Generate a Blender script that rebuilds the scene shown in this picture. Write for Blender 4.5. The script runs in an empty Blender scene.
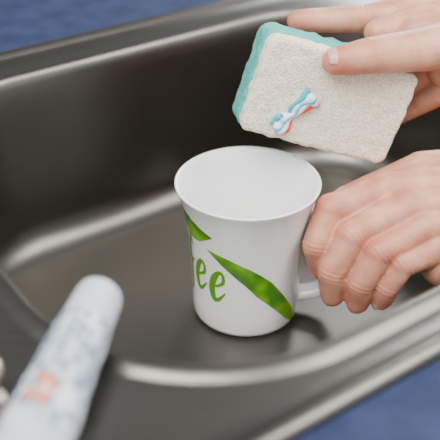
import bpy, bmesh, math, numpy as np
from mathutils import Vector, Matrix, noise
C=0.01
def V(*a): return Vector(a)
# ---------------------------------------------------------------- helpers
def link(o,parent=None):
    bpy.context.scene.collection.objects.link(o)
    if parent: o.parent=parent
    return o
def empty(name,loc=(0,0,0)):
    e=bpy.data.objects.new(name,None); e.empty_display_size=0.02
    return link(e)
def mesh_obj(name,verts,faces,mat=None,parent=None,smooth=True):
    me=bpy.data.meshes.new(name)
    me.from_pydata([tuple(c*C for c in v) for v in verts],[],faces)
    bm=bmesh.new(); bm.from_mesh(me); bmesh.ops.recalc_face_normals(bm,faces=bm.faces); bm.to_mesh(me); bm.free()
    if smooth:
        for p in me.polygons: p.use_smooth=True
    if mat: me.materials.append(mat)
    return link(bpy.data.objects.new(name,me),parent)
def mat(name,col,rough=.5,metal=0,**kw):
    m=bpy.data.materials.new(name); m.use_nodes=True
    b=m.node_tree.nodes['Principled BSDF']
    b.inputs['Base Color'].default_value=(*col,1); b.inputs['Roughness'].default_value=rough; b.inputs['Metallic'].default_value=metal
    for k,v in kw.items(): b.inputs[k.replace('_',' ')].default_value=v
    return m
def nd(m,t,**kw):
    n=m.node_tree.nodes.new(t)
    for k,v in kw.items(): setattr(n,k,v)
    return n
def lk(m,a,b): m.node_tree.links.new(a,b)
def colnoise(m,c1,c2,scale,detail=4,lo=.35,hi=.65,bump=0,bscale=None,bdist=.001):
    b=m.node_tree.nodes['Principled BSDF']
    tc=nd(m,'ShaderNodeTexCoord'); n=nd(m,'ShaderNodeTexNoise'); n.inputs['Scale'].default_value=scale; n.inputs['Detail'].default_value=detail
    r=nd(m,'ShaderNodeValToRGB'); r.color_ramp.elements[0].position=lo; r.color_ramp.elements[1].position=hi
    r.color_ramp.elements[0].color=(*c1,1); r.color_ramp.elements[1].color=(*c2,1)
    lk(m,tc.outputs['Object'],n.inputs['Vector']); lk(m,n.outputs['Fac'],r.inputs['Fac']); lk(m,r.outputs['Color'],b.inputs['Base Color'])
    if bump:
        n2=nd(m,'ShaderNodeTexNoise'); n2.inputs['Scale'].default_value=bscale or scale; n2.inputs['Detail'].default_value=5
        bp=nd(m,'ShaderNodeBump'); bp.inputs['Strength'].default_value=bump; bp.inputs['Distance'].default_value=bdist
        lk(m,tc.outputs['Object'],n2.inputs['Vector']); lk(m,n2.outputs['Fac'],bp.inputs['Height']); lk(m,bp.outputs['Normal'],b.inputs['Normal'])
    return r
# ---------------------------------------------------------------- materials
steel=mat('brushed_steel',(.12,.11,.10),.28,1)
colnoise(steel,(.138,.129,.115),(.165,.156,.14),6,4,bump=.1,bscale=260,bdist=.0004)
def brushed(m):
    b=m.node_tree.nodes['Principled BSDF']
    tc=nd(m,'ShaderNodeTexCoord'); mp=nd(m,'ShaderNodeMapping'); mp.inputs['Rotation'].default_value=(0,0,-math.radians(36)); mp.inputs['Scale'].default_value=(6,420,420)
    n=nd(m,'ShaderNodeTexNoise'); n.inputs['Scale'].default_value=1; n.inputs['Detail'].default_value=2
    mr=nd(m,'ShaderNodeMapRange'); mr.inputs['To Min'].default_value=.27; mr.inputs['To Max'].default_value=.38
    lk(m,tc.outputs['Object'],mp.inputs['Vector']); lk(m,mp.outputs['Vector'],n.inputs['Vector']); lk(m,n.outputs['Fac'],mr.inputs['Value']); lk(m,mr.outputs['Result'],b.inputs['Roughness'])
brushed(steel)
chrome=mat('polished_steel',(.35,.34,.33),.22,1)
dark=mat('drain_dark',(.02,.02,.02),.5)
blue=mat('blue_laminate',(.03,.05,.13),.7,Specular_IOR_Level=.25); colnoise(blue,(.012,.02,.055),(.022,.034,.085),60,3,bump=.05,bscale=200)
ceramic=mat('white_ceramic',(.93,.93,.92),.16,0,Coat_Weight=.4,Coat_Roughness=.05)
gleaf=mat('green_print',(.16,.42,.01),.25)
colnoise(gleaf,(.05,.20,.005),(.20,.46,.01),55,2,.38,.62)
gtext=mat('green_print_text',(.10,.32,.01),.25)
foam=mat('sponge_foam',(.8,.74,.58),.95,0,Subsurface_Weight=.25,Subsurface_Radius=(.01,.008,.005),Subsurface_Scale=.3)
def porous(m,c1,c2,sc,st):
    b=m.node_tree.nodes['Principled BSDF']
    tc=nd(m,'ShaderNodeTexCoord'); v=nd(m,'ShaderNodeTexVoronoi'); v.inputs['Scale'].default_value=sc
    n=nd(m,'ShaderNodeTexNoise'); n.inputs['Scale'].default_value=sc*.6; n.inputs['Detail'].default_value=4
    mx=nd(m,'ShaderNodeMath',operation='MULTIPLY'); 
    r=nd(m,'ShaderNodeValToRGB'); r.color_ramp.elements[0].position=.05; r.color_ramp.elements[1].position=.3
    r.color_ramp.elements[0].color=(*c1,1); r.color_ramp.elements[1].color=(*c2,1)
    lk(m,tc.outputs['Object'],v.inputs['Vector']); lk(m,tc.outputs['Object'],n.inputs['Vector'])
    lk(m,v.outputs['Distance'],mx.inputs[0]); lk(m,n.outputs['Fac'],mx.inputs[1])
    lk(m,mx.outputs[0],r.inputs['Fac']); lk(m,r.outputs['Color'],b.inputs['Base Color'])
    bp=nd(m,'ShaderNodeBump'); bp.inputs['Strength'].default_value=st; bp.inputs['Distance'].default_value=.0009
    lk(m,mx.outputs[0],bp.inputs['Height']); lk(m,bp.outputs['Normal'],b.inputs['Normal'])
porous(foam,(.62,.52,.36),(.90,.81,.64),750,.8)
pad=mat('scouring_pad',(.2,.55,.5),.95); porous(pad,(.03,.26,.235),(.10,.45,.40),1100,.6)
tpw=mat('toothpaste_white',(.95,.96,.98),.2,0,Subsurface_Weight=.2); tpb=mat('toothpaste_blue',(.01,.42,.52),.2); tpr=mat('toothpaste_red',(.8,.02,.03),.2)
tubem=mat('tube_plastic',(.55,.6,.65),.45); colnoise(tubem,(.36,.42,.48),(.62,.65,.68),55,2,bump=.3,bscale=60,bdist=.002)
capm=mat('cap_plastic',(.50,.53,.56),.45)
inkb=mat('ink_bluegrey',(.10,.16,.26),.4); inko=mat('ink_orange',(.70,.20,.09),.4)
nailm=mat('nail',(.70,.36,.28),.3,0,Subsurface_Weight=.2,Subsurface_Scale=.01)
sleevem=mat('sleeve_cloth',(.05,.07,.14),.9)
skin=mat('skin',(.75,.45,.35),.45,0,Subsurface_Weight=.35,Subsurface_Radius=(1.0,.35,.2),Subsurface_Scale=.004)
def skin_nodes(m):
    b=m.node_tree.nodes['Principled BSDF']
    r=colnoise(m,(.50,.215,.135),(.66,.335,.225),70,4,bump=.35,bscale=500,bdist=.0006)
    at=nd(m,'ShaderNodeAttribute',attribute_name='flush')
    mx=nd(m,'ShaderNodeMix',data_type='RGBA'); mx.inputs['B'].default_value=(.52,.10,.06,1)
    lk(m,at.outputs['Fac'],mx.inputs['Factor']); lk(m,r.outputs['Color'],mx.inputs['A']); lk(m,mx.outputs['Result'],b.inputs['Base Color'])
skin_nodes(skin)
# ---------------------------------------------------------------- sink
ang=math.radians(35.5); E1=V(math.cos(ang),math.sin(ang),0); E2=V(-math.sin(ang),math.cos(ang),0)
def uv2w(u,v,z): p=E1*u+E2*v; return V(p.x,p.y,z)
def rrect(u0,u1,v0,v1,r,z,k=14,m=6):
    pts=[]
    cs=[(u1-r,v0+r,-90),(u1-r,v1-r,0),(u0+r,v1-r,90),(u0+r,v0+r,180)]
    for i,(cu,cv,a0) in enumerate(cs):
        arc=[(cu+r*math.cos(math.radians(a0+90*j/k)),cv+r*math.sin(math.radians(a0+90*j/k))) for j in range(k+1)]
        pts+=arc
        n=cs[(i+1)%4]; a=math.radians(n[2]); nx=(n[0]+r*math.cos(a),n[1]+r*math.sin(a))
        for j in range(1,m): t=j/m; pts.append((arc[-1][0]*(1-t)+nx[0]*t,arc[-1][1]*(1-t)+nx[1]*t))
    return [uv2w(u,v,z) for u,v in pts]
def loft(rings,cap_last=True,cap_first=False,closed=False):
    n=len(rings[0]); vs=[p for r in rings for p in r]; fs=[]
    R=len(rings)
    for i in range(R if closed else R-1):
        a=i*n; b=((i+1)%R)*n
        for j in range(n): fs.append((a+j,a+(j+1)%n,b+(j+1)%n,b+j))
    if cap_last: fs.append(tuple(range((R-1)*n,R*n)))
    if cap_first: fs.append(tuple(range(n)))
    return vs,fs
BU0,BU1,BV0,BV1=-17.5,22,-16.8,15.8
OU0,OU1,OV0,OV1=-62,26,-20.1,20.6
def bas(off,z): return rrect(BU0-off,BU1+off,BV0-off,BV1+off,max(9.5+off,3),z)
def out(off,z): return rrect(OU0+off,OU1-off,OV0+off,OV1-off,max(3-off,.5),z)
rings=[out(0,12.45),out(.05,12.75),out(.25,12.95),out(.55,13.0),out(.85,12.9),out(1.05,12.7),out(1.2,12.6)]
rings+=[bas(1.15,12.6),bas(1.05,12.63),bas(.85,12.75),bas(.6,12.88),bas(.32,12.92),bas(.1,12.83),bas(-.05,12.6),bas(-.2,12.1),bas(-.3,11.3),bas(-.6,9),bas(-1.0,6),bas(-1.3,4)]
for a in range(0,91,10):
    t=math.radians(a); rings.append(bas(-1.45-2.4*(1-math.cos(t)),2.4-2.4*math.sin(t)))
rings+= [bas(-8,0)]
vs,fs=loft(rings)
sink=mesh_obj('kitchen_sink',vs,fs,steel)
# drain
def disc_rings(c,prof,seg=48):
    return [[V(c[0]+r*math.cos(2*math.pi*i/seg),c[1]+r*math.sin(2*math.pi*i/seg),c[2]+z) for i in range(seg)] for r,z in prof]
dc=(1.2,9.0,0)
vs,fs=loft(disc_rings(dc,[(3.6,.0),(3.55,.1),(3.4,.14),(3.1,.12),(3.0,.04),(1.4,.03),(1.3,.2),(.9,.28),(.3,.3)]))
mesh_obj('drain_strainer',vs,fs,chrome,sink)
for i in range(12):
    a=i*math.pi/6; c=(dc[0]+2.2*math.cos(a),dc[1]+2.2*math.sin(a),.03)
    vs,fs=loft(disc_rings(c,[(.3,0),(.28,.02)],12)); mesh_obj('drain_hole_%d'%i,vs,fs,dark,sink)
# drain-plug knob on the deck
vs,fs=loft(disc_rings((-11.0,-22.3,12.6),[(1.2,0),(1.15,.15),(.5,.25),(.45,.9),(1.05,1.15),(1.25,1.5),(1.2,1.8),(.9,2.0),(.3,2.05)]),cap_first=True)
mesh_obj('drain_plug_knob',vs,fs,mat('knob_metal',(.55,.45,.38),.35,1))
# countertop with cut-out
def big(u0,u1,v0,v1,z): return rrect(u0,u1,v0,v1,1,z)
cr=[big(-95,70,-29,45,12.45),big(-95,70,-29,45,9),rrect(OU0+.6,OU1-.6,OV0+.6,OV1-.6,2.4,9),rrect(OU0+.6,OU1-.6,OV0+.6,OV1-.6,2.4,12.45)]
vs,fs=loft(cr,cap_last=False,closed=True); mesh_obj('countertop',vs,fs,blue,smooth=False)
# ---------------------------------------------------------------- mug
mug=empty('coffee_mug')
prof=[(3.0,0.01),(3.2,.02),(3.4,.15),(3.47,.4),(3.5,1.5),(3.52,3),(3.58,4.5),(3.7,6),(3.86,7.2),(4.06,8.3),(4.3,9.1),(4.46,9.5),(4.5,9.6),(4.47,9.66),(4.4,9.67),(4.3,9.6),(4.13,9.3),(3.82,8.2),(3.6,7.1),(3.43,6),(3.3,4.5),(3.24,3),(3.2,1.6),(3.05,.9),(2.6,.6),(1.5,.52),(.2,.5)]
def mugr(z):
    pr=prof[:13]
    for (r0,z0),(r1,z1) in zip(pr,pr[1:]):
        if z0<=z<=z1: return r0+(r1-r0)*(z-z0)/(z1-z0+1e-9)
    return 4.5 if z>9 else 3.3
vs,fs=loft(disc_rings((0,0,0),prof,96),cap_first=True); b=mesh_obj('mug_body',vs,fs,ceramic,mug)
def catmull(pts,n=10):
    P=[Vector(p) for p in pts]; P=[2*P[0]-P[1]]+P+[2*P[-1]-P[-2]]; o=[]
    for i in range(1,len(P)-2):
        for j in range(n):
            t=j/n; a,b_,c,d=P[i-1],P[i],P[i+1],P[i+2]
            o.append(.5*((2*b_)+(c-a)*t+(2*a-5*b_+4*c-d)*t*t+(3*b_-a-3*c+d)*t**3))
    o.append(P[-2]); return o
def sweep(path,ra,rb,side,seg=20):
    rings=[]
    for i,p in enumerate(path):
        t=(path[min(i+1,len(path)-1)]-path[max(i-1,0)]).normalized()
        s=(side-t*side.dot(t)).normalized(); n=t.cross(s)
        a=ra[i] if isinstance(ra,list) else ra; b2=rb[i] if isinstance(rb,list) else rb
        rings.append([p+s*a*math.cos(2*math.pi*k/seg)+n*b2*math.sin(2*math.pi*k/seg) for k in range(seg)])
    return loft(rings,True,True)
hp=catmull([(3.75,0,7.3),(5.0,0,7.55),(6.1,0,6.9),(6.4,0,5.3),(6.1,0,3.2),(5.1,-.05,1.6),(3.3,0,1.05)])
vs,fs=sweep(hp,.66,.46,V(0,1,0)); mesh_obj('handle',vs,fs,ceramic,mug)
def mugmap(a,z,off=.015):
    th=a/3.7; r=mugr(z)+off; return V(r*math.sin(th),-r*math.cos(th),z)
def ribbon(name,pts,w,mapf,m,parent,n=8,across=4):
    P=catmull([(p[0],p[1],0) for p in pts],n); N=len(P)
    W=[np.interp(i/(N-1),np.linspace(0,1,len(w)),w) for i in range(N)]
    vs=[];fs=[]
    for i,p in enumerate(P):
        t=(P[min(i+1,N-1)]-P[max(i-1,0)]).normalized(); nn=V(-t.y,t.x,0)
        for k in range(across+1):
            q=p+nn*W[i]*(k/across-.5); vs.append(mapf(q.x,q.y))
    k=across+1
    for i in range(N-1):
        for j in range(across): fs.append((i*k+j,i*k+j+1,(i+1)*k+j+1,(i+1)*k+j))
    return mesh_obj(name,vs,fs,m,parent)
ribbon('leaf_print_lower',[(-2.7,6.5),(-1.3,5.8),(.3,4.65),(1.8,3.0),(3.05,1.4),(3.95,.1)],[.03,.7,1.15,1.35,1.05,.85,.1],mugmap,gleaf,mug,10,8)
ribbon('leaf_print_upper',[(-6.2,8.2),(-4.9,7.75),(-3.7,7.45),(-2.2,7.55)],[.3,1.3,1.65,1.35,.05],mugmap,gleaf,mug,10,8)
ribbon('leaf_print_stem',[(-4.5,7.3),(-4.5,6.8),(-4.2,5.9)],[.5,.5,.1],mugmap,gleaf,mug)
def letter_e(n,ca,cz,sa=.66,sz=1.12):
    u=[(-.75,-.1),(.0,.05),(.55,.35),(.45,.85),(.0,.98),(-.5,.45),(-.6,-.25),(-.25,-.9),(.3,-.9),(.95,-.35)]
    ribbon(n,[(ca+x*sa+y*sz*.12,cz+y*sz) for x,y in u],[.16,.2,.26,.24,.3,.48,.52,.42,.28,.1],mugmap,gtext,mug)
letter_e('letter_e_1',-3.5,4.15); letter_e('letter_e_2',-2.05,3.85)
ribbon('letter_f',[(-4.2,6.4),(-4.55,6.4),(-4.8,5.4),(-4.8,4.2),(-4.85,2.6),(-5.1,2.0)],[.12,.25,.38,.42,.38,.1],mugmap,gtext,mug)
ribbon('letter_f_bar',[(-5.2,4.6),(-4.7,4.7),(-4.1,4.85)],[.1,.25,.12],mugmap,gtext,mug)
# ---------------------------------------------------------------- tilted work frame for things held in the air
O=V(0,0,9.6); FX=V(1,0,0); FY=V(0,.537,.843); FZ=V(0,-.843,.537)
def L(p): return O+FX*p[0]+FY*p[1]+FZ*p[2]
# ---------------------------------------------------------------- sponge
sp=empty('cleaning_sponge')
T=V(-.13,.47,-.87).normalized(); W=V(.974,-.22,-.264); W=(W-T*W.dot(T)).normalized(); Hh=W.cross(T); 
if Hh.y<0: Hh=-Hh
SC=V(4.67,5.3,0)
def block(name,t0,t1,w,h,m,amp,seed):
    nx,ny,nz=110,70,14; vid={};vs=[];fs=[]
    def g(i,j,k):
        key=(i,j,k)
        if key not in vid:
            x=(i/nx-.5)*w; y=(j/ny-.5)*h; z=t0+(t1-t0)*k/nz
            rc=.6; r2=.25
            ax,ay=abs(x),abs(y); dx=ax-(w/2-rc); dy=ay-(h/2-rc)
            if dx>0 and dy>0:
                l=math.hypot(dx,dy); mxx=max(dx,dy); f=mxx/l; dx*=f;dy*=f
                x=math.copysign(w/2-rc+dx,x); y=math.copysign(h/2-rc+dy,y)
            e=min(w/2-abs(x),h/2-abs(y)); zz=min(z-t0,t1-z)
            sh=max(0,r2-zz); s2=(r2-math.sqrt(max(r2*r2-sh*sh,0)))
            x*=1-s2/(w/2); y*=1-s2/(h/2)
            y+= -.10*math.sin((x/w+.5)*math.pi)*(-1 if y>0 else .4)
            p=V(x,y,z); nn=noise.noise(p*1.6+V(seed,0,0)); n3=noise.noise(p*9+V(0,seed,0))
            edge=max(0,1-e/.4)
            if x or y: p=p+V(x/w,y/h,0).normalized()*(nn*.12+n3*amp)*edge
            p.z+= noise.noise(p*1.5+V(0,0,seed))*.05
            vid[key]=len(vs); vs.append(L(SC+W*p.x+Hh*p.y+T*p.z))
        return vid[key]
    for i in range(nx):
        for j in range(ny):
            for k in (0,nz): fs.append((g(i,j,k),g(i+1,j,k),g(i+1,j+1,k),g(i,j+1,k)))
    for i in range(nx):
        for k in range(nz):
            for j in (0,ny): fs.append((g(i,j,k),g(i+1,j,k),g(i+1,j,k+1),g(i,j,k+1)))
    for j in range(ny):
        for k in range(nz):
            for i in (0,nx): fs.append((g(i,j,k),g(i,j+1,k),g(i,j+1,k+1),g(i,j,k+1)))
    return mesh_obj(name,vs,fs,m,sp)
block('foam',-1.5,-.5,9.7,6.0,foam,.05,3)
block('scouring_layer',-.54,1.5,9.85,6.1,pad,.02,11)
def SF(w,h,o=0): return L(SC-T*(1.5+o)+W*w+Hh*h)
tp=empty('toothpaste')
base=catmull([(-1.2,.25,0),(-1.55,-.2,0),(-1.95,-.85,0),(-2.2,-1.4,0),(-2.5,-1.85,0),(-2.85,-2.3,0)],12)
N=len(base)
for nm,off,m,rr,lift in(('white_stripe',-.05,tpw,.27,.12),('white_stripe_b',.2,tpw,.2,.2),('blue_stripe',-.28,tpb,.15,.2),('red_stripe',.38,tpr,.15,.16),('blue_line',.08,tpb,.07,.40)):
    path=[];ra=[]
    for i,p in enumerate(base):
        t=i/(N-1); k=.45+.8*abs(math.cos(t*math.pi))**1.5
        tg=(base[min(i+1,N-1)]-base[max(i-1,0)]).normalized(); nn=V(-tg.y,tg.x,0)
        q=p+nn*(off*k*1.25+.08*math.sin(t*16+off*5))
        path.append(SF(q.x,q.y,lift*(.6+.4*k)+.05*math.sin(t*14+off*9))); ra.append(rr*(.65+.5*k)*(1+.15*math.sin(t*21+off*7))*(1 if 1<i<N-2 else .5))
    vs,fs=sweep(path,ra,ra,V(1,.2,.1),12); mesh_obj(nm,vs,fs,m,tp)
# ---------------------------------------------------------------- hands
def capsule(bm,a,b,ra,rb,seg=20):
    ax=(b-a); ln=ax.length; ax=ax.normalized() if ln>1e-6 else V(0,0,1)
    s=ax.orthogonal().normalized(); n=ax.cross(s); rings=[]
    for i in range(1,7):
        t=math.pi/2*(1-i/6); rings.append((a-ax*ra*math.sin(t),ra*math.cos(t)))
    for i in range(0,6):
        t=math.pi/2*(i/6); rings.append((b+ax*rb*math.sin(t),rb*math.cos(t)))
    rv=[[bm.verts.new((c+s*r*math.cos(2*math.pi*k/seg)+n*r*math.sin(2*math.pi*k/seg))*C) for k in range(seg)] for c,r in rings]
    p0=bm.verts.new((a-ax*ra)*C); p1=bm.verts.new((b+ax*rb)*C)
    for r0,r1 in zip(rv,rv[1:]):
        for k in range(seg): bm.faces.new((r0[k],r0[(k+1)%seg],r1[(k+1)%seg],r1[k]))
    for k in range(seg):
        bm.faces.new((p0,rv[0][(k+1)%seg],rv[0][k])); bm.faces.new((p1,rv[-1][k],rv[-1][(k+1)%seg]))
def build_hand(name,fingers,thumb,wrists,extra,forearm,thumb_dorsal,fs_=1.0,ts=1.0):
    root=empty(name)
    bm=bmesh.new(); creases=[]; flush=[]; nails=[]
    for (mcp,pip,dip,tip),rs,w in zip(fingers,(1.0,1.03,.98,.88),wrists):
        rs*=fs_
        m_,p_,d_,t_=[L(q) for q in(mcp,pip,dip,tip)]; w_=L(w)
        out_=(p_-(m_+t_)/2)
        td=(t_-d_).normalized(); dors=(out_-td*out_.dot(td)).normalized()
        capsule(bm,w_,m_,1.45,1.05*rs)
        capsule(bm,m_,p_,1.02*rs,.86*rs); capsule(bm,p_,d_,.86*rs,.77*rs); capsule(bm,d_,t_,.77*rs,.66*rs)
        capsule(bm,m_+out_.normalized()*.1,m_+out_.normalized()*.1,1.02*rs,1.02*rs)
        capsule(bm,p_+out_.normalized()*.05,p_+out_.normalized()*.05,.88*rs,.88*rs)
        capsule(bm,(d_+t_)/2-dors*.12,t_-dors*.1,.7*rs,.6*rs)
        for J,A in((p_,(d_-m_).normalized()),(d_,(t_-p_).normalized())): creases.append((J,A,rs))
        flush+= [(p_+out_.normalized()*.7*rs,1.0,.45),(m_+out_.normalized()*.8,1.3,.3),(t_,1.0,.55),(d_,.8,.3)]
        nails.append((t_,td,dors,rs*.66))
    c_,m_,i_,t_=[L(q) for q in thumb]
    capsule(bm,L(wrists[0]),c_,1.5,1.45*ts); capsule(bm,c_,m_,1.45*ts,1.15*ts); capsule(bm,m_,i_,1.12*ts,.95*ts); capsule(bm,i_,t_,.97*ts,.74*ts)
    creases+= [(i_,(t_-m_).normalized(),1.1)]; flush+=[(t_,1.2,.75),(i_,.9,.35)]
    td=(t_-i_).normalized(); D=(FX*thumb_dorsal[0]+FY*thumb_dorsal[1]+FZ*thumb_dorsal[2]); D=(D-td*D.dot(td)).normalized()
    capsule(bm,(i_+t_)/2-D*.15,t_-D*.12,.84*ts,.66*ts)
    nails.append((t_,td,D,.78*ts))
    for a,b,ra,rb in extra+forearm: capsule(bm,L(a),L(b),ra,rb,28)
    me=bpy.data.meshes.new('palm_and_fingers'); bm.to_mesh(me); bm.free()
    o=link(bpy.data.objects.new('palm_and_fingers',me))
    r=o.modifiers.new('r','REMESH'); r.mode='VOXEL'; r.voxel_size=.0008
    s=o.modifiers.new('s','SMOOTH'); s.factor=.5; s.iterations=10
    dg=bpy.context.evaluated_depsgraph_get(); dg.update()
    me2=bpy.data.meshes.new_from_object(o.evaluated_get(dg)); bpy.data.objects.remove(o)
    n=len(me2.vertices); co=np.empty(n*3); me2.vertices.foreach_get('co',co); co=co.reshape(-1,3)/C
    no=np.empty(n*3); me2.vertices.foreach_get('normal',no); no=no.reshape(-1,3)
    disp=np.zeros(n); fl=np.zeros(n)
    for J,A,rs in creases:
        d=co-np.array(J); s_=d@np.array(A); rad=np.linalg.norm(d,axis=1)
        m_=np.clip(1-(rad/(1.25*rs))**4,0,1)
        for si,dp in((-.28,.03),(0,.045),(.26,.03)): disp-=m_*dp*np.exp(-((s_-si)/.07)**2)
    for J,R,k in flush:
        rad=np.linalg.norm(co-np.array(J),axis=1); fl=np.maximum(fl,k*np.exp(-(rad/R)**2))
    co=(co+no*disp[:,None])*C
    me2.vertices.foreach_set('co',co.ravel())
    at=me2.attributes.new('flush','FLOAT','POINT'); at.data.foreach_set('value',fl)
    me2.polygons.foreach_set('use_smooth',[True]*len(me2.polygons))
    me2.materials.clear(); me2.materials.append(skin); me2.update()
    link(bpy.data.objects.new('palm_and_fingers',me2),root)
    for k,(t_,td,D,r_) in enumerate(nails):
        sd=td.cross(D); vs=[];fs=[];nu,nv=10,10
        for i in range(nu+1):
            for j in range(nv+1):
                u=i/nu*2-1; v=j/nv*2-1
                uu=u*math.sqrt(1-v*v*.35); vv=v*math.sqrt(1-u*u*.3)
                th=uu*.9
                h=r_*1.0*math.cos(th)
                vs.append(t_+td*(.02+vv*.5)+sd*r_*math.sin(th)*.92+D*(h-.03-.05*max(0,-vv)-.16*max(0,vv)**2))
        for i in range(nu):
            for j in range(nv): q=i*(nv+1)+j; fs.append((q,q+1,q+nv+2,q+nv+1))
        no_=mesh_obj('nail_%d'%(k+1),vs,fs,nailm,root); sm=no_.modifiers.new('t','SOLIDIFY'); sm.thickness=.0004
    a,b=forearm[0][0],forearm[0][1]; a2,b2=forearm[1][0],forearm[1][1]
    A=(L(a)+L(a2))/2; B=(L(b)+L(b2))/2; d=B-A
    path=[A+d*t for t in(.62,.63,.66,.8,1.0,1.25)]; rr=[3.5,3.8,3.9,4.0,4.2,4.4]
    vs,fs=sweep(path,rr,rr,V(0,.3,1),32); mesh_obj('sleeve',vs,fs,sleevem,root)
    return root
# hand gripping the mug handle: a loose fist
f1=[((8.6,-.5,-.5),(5.0,-1.75,.5),(4.1,-3.9,.6),(4.5,-5.3,-.6)),
    ((9.5,-1.7,.5),(6.2,-3.3,1.4),(5.0,-5.5,.9),(5.2,-6.95,-.3)),
    ((10.5,-2.9,.9),(7.7,-4.3,1.7),(6.7,-6.2,1.1),(6.7,-7.4,0)),
    ((11.3,-4.1,1.0),(9.1,-5.0,1.5),(8.3,-6.4,1.0),(8.15,-7.25,.1))]
build_hand('hand',f1,[(14.3,.8,-1.8),(11.0,.85,-2.0),(8.1,-.3,-1.9),(6.2,-.95,-1.6)],
    [(17,0,-.8),(17,-.9,-.3),(17,-1.9,-.2),(17,-2.8,-.4)],
    [((12.0,-4.9,.1),(17,-3.2,-.6),1.6,1.8),((10.6,-1.6,-.7),(15,-1.7,-1),1.5,1.9),((9.4,-.4,-1.0),(13,.5,-1.4),1.1,1.4),
     ((9.8,-4.0,-.3),(12,-3.2,-.6),1.3,1.6),((9.6,-1.2,0),(11.2,-3.6,.6),1.15,1.15),((13,-.8,-.2),(13.5,-3.2,.1),1.5,1.5)],
    [((17,-.4,-.8),(27,8.6,5),2.1,3.0),((17,-2.2,-.8),(27,6.6,5),2.1,2.9)],(0,1,.3),1.13,1.0)
# hand pinching the sponge
f2=[((11.07,10.6,-.2),(7.33,10.2,-1.1),(4.9,10.1,-1.0),(3.1,9.95,-.6)),
    ((11.4,9.0,-1.2),(8.2,7.9,-2.9),(5.9,7.3,-2.3),(3.8,7.5,-1.8)),
    ((11.7,7.3,-1.8),(8.6,5.6,-3.9),(6.2,5.25,-3.3),(4.1,5.55,-2.9)),
    ((12.2,5.8,-1.9),(10.0,4.7,-4.0),(8.0,4.2,-4.1),(6.2,4.2,-3.8))]
build_hand('hand',f2,[(13.25,8.3,1.2),(9.99,7.6,2.3),(6.95,7.1,3.15),(5.0,6.8,3.05)],
    [(18,9.6,-.2),(18,9.2,-.6),(18,8.6,-.8),(18,8,-.8)],
    [((10.0,8.7,1.0),(14,9.2,.6),1.2,1.8),((7.8,9.0,.5),(11,9.6,.3),.8,1.25),((12.5,7.4,-.4),(17,8,-.6),1.6,1.9),((11.3,9.6,.2),(12.5,7.2,-1.2),1.2,1.3)],
    [((18,9.4,-.5),(31,12,4),2.1,3.0),((18,8.0,-.5),(31,10,4),2.1,2.9)],(0,.45,.9),1.04,1.12)
# ---------------------------------------------------------------- toothpaste tube
tube=empty('toothpaste_tube')
A0=V(-6.6,-17.9,14.75); dirv=V(-.19,-.98,0).normalized(); sidev=V(0,0,1).cross(dirv).normalized()
def tcz(s,rz): return max(12.62+rz,14.62-s*.05) if s<6 else max(12.62+rz,14.32-(s-6)*.14)
def dent(s,k,seg):
    a=2*math.pi*k/seg
    return 1+.07*noise.noise(V(s*.9,math.cos(a)*1.6,math.sin(a)*1.6+7))*min(1,max(0,(s-2.2)/1.0))
def prt(profile,nm,m,seg=48):
    rings=[]
    S=[q[0] for q in profile]; ss=sorted(set(S+[x*.25 for x in range(9,64) if S[0]<x*.25<S[-1]])) if nm!='cap' else S
    for s in ss:
        rx=float(np.interp(s,S,[q[1] for q in profile])); rz=float(np.interp(s,S,[q[2] for q in profile]))
        c=A0+dirv*s; c.z=tcz(s,rz)
        rings.append([c+(sidev*rx*math.cos(2*math.pi*k/seg)+V(0,0,1)*rz*math.sin(2*math.pi*k/seg))*dent(s,k,seg) for k in range(seg)])
    vs,fs=loft(rings,True,True); return mesh_obj(nm,vs,fs,m,tube)
prt([(0,.5,.5),(.03,.8,.8),(.15,.93,.93),(.4,.98,.98),(1.9,1.04,1.04),(2.0,1.02,1.02),(2.02,.8,.8)],'cap',capm)
bp=[(2.0,.8,.8),(2.05,1.04,1.04),(2.2,1.08,1.08),(3,1.14,1.14),(5,1.2,1.2),(7,1.32,1.15),(9,1.5,1.0),(11,1.75,.75),(13,2.0,.45),(14.5,2.1,.18),(16,2.15,.08)]
prt(bp,'tube_body',tubem)
def tubemap(a,s):
    rx=np.interp(s,[q[0] for q in bp],[q[1] for q in bp]); rz=np.interp(s,[q[0] for q in bp],[q[2] for q in bp])
    t=math.pi/2-a/1.25; c=A0+dirv*s; t0=tcz(s,rz); f=1+.07*noise.noise(V(s*.9,math.cos(t)*1.6,math.sin(t)*1.6+7))*min(1,max(0,(s-2.2)/1.0))
    p=c+sidev*(rx*f+.02)*math.cos(t); p.z=t0+(rz*f+.02)*math.sin(t); return p
import random; random.seed(4)
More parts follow.
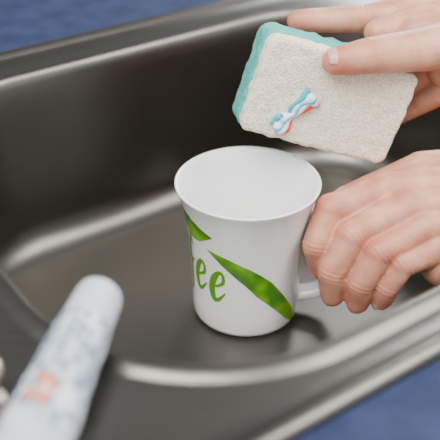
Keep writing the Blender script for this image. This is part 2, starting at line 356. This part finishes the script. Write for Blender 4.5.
for row in range(-4,5):
    s=2.3
    while s<7.2:
        l=random.uniform(.2,.6)
        if random.random()<.85: ribbon('print_line',[(row*.36+.05,s),(row*.36+.05,s+l)],[.2,.2],tubemap,inkb,tube,3,2)
        s+=l+random.uniform(.12,.35)
for i,(a,s) in enumerate([(-.1,5.8),(.35,5.9),(-.35,6.5),(.15,6.6)]):
    ribbon('print_letter',[(a-.16,s),(a,s+.55),(a+.17,s+.05)],[.2,.26,.2],tubemap,inko,tube,4,2)
# ---------------------------------------------------------------- light
w=bpy.data.worlds.new('world'); bpy.context.scene.world=w; w.use_nodes=True
nt=w.node_tree; bg=nt.nodes['Background']
tc=nt.nodes.new('ShaderNodeTexCoord'); sx=nt.nodes.new('ShaderNodeSeparateXYZ'); nt.links.new(tc.outputs['Generated'],sx.inputs[0])
mr=nt.nodes.new('ShaderNodeMapRange'); mr.inputs['From Min'].default_value=-.6; mr.inputs['From Max'].default_value=.6; mr.inputs['To Min'].default_value=1.4; mr.inputs['To Max'].default_value=.4; mr.interpolation_type='SMOOTHSTEP'
nt.links.new(sx.outputs['Y'],mr.inputs['Value']); nt.links.new(mr.outputs['Result'],bg.inputs['Strength'])
bg.inputs['Color'].default_value=(.92,.96,1,1)
def area(name,loc,tgt,size,power,col=(1,1,1)):
    l=bpy.data.lights.new(name,'AREA'); l.size=size; l.energy=power; l.color=col
    o=link(bpy.data.objects.new(name,l)); o.location=loc; o.rotation_euler=(Vector(tgt)-Vector(loc)).to_track_quat('-Z','Y').to_euler()
area('window_light',(.45,1.05,.55),(.1,.1,.05),.5,13,(.95,.98,1))
area('side_light',(.6,-.1,.8),(0,0,.05),.6,10,(1,.98,.96))
area('ceiling_light',(-.25,-.55,1.1),(0,0,.1),.7,22,(1,.98,.96))
# ---------------------------------------------------------------- camera
cam=bpy.data.cameras.new('cam'); co=link(bpy.data.objects.new('camera',cam)); bpy.context.scene.camera=co
co.location=(-.0171,-.468,.366); co.rotation_euler=(math.radians(57.5),0,0)
cam.sensor_width=36; cam.lens=36*882/440; cam.clip_start=.01
cam.dof.use_dof=True; cam.dof.focus_distance=.515; cam.dof.aperture_fstop=7
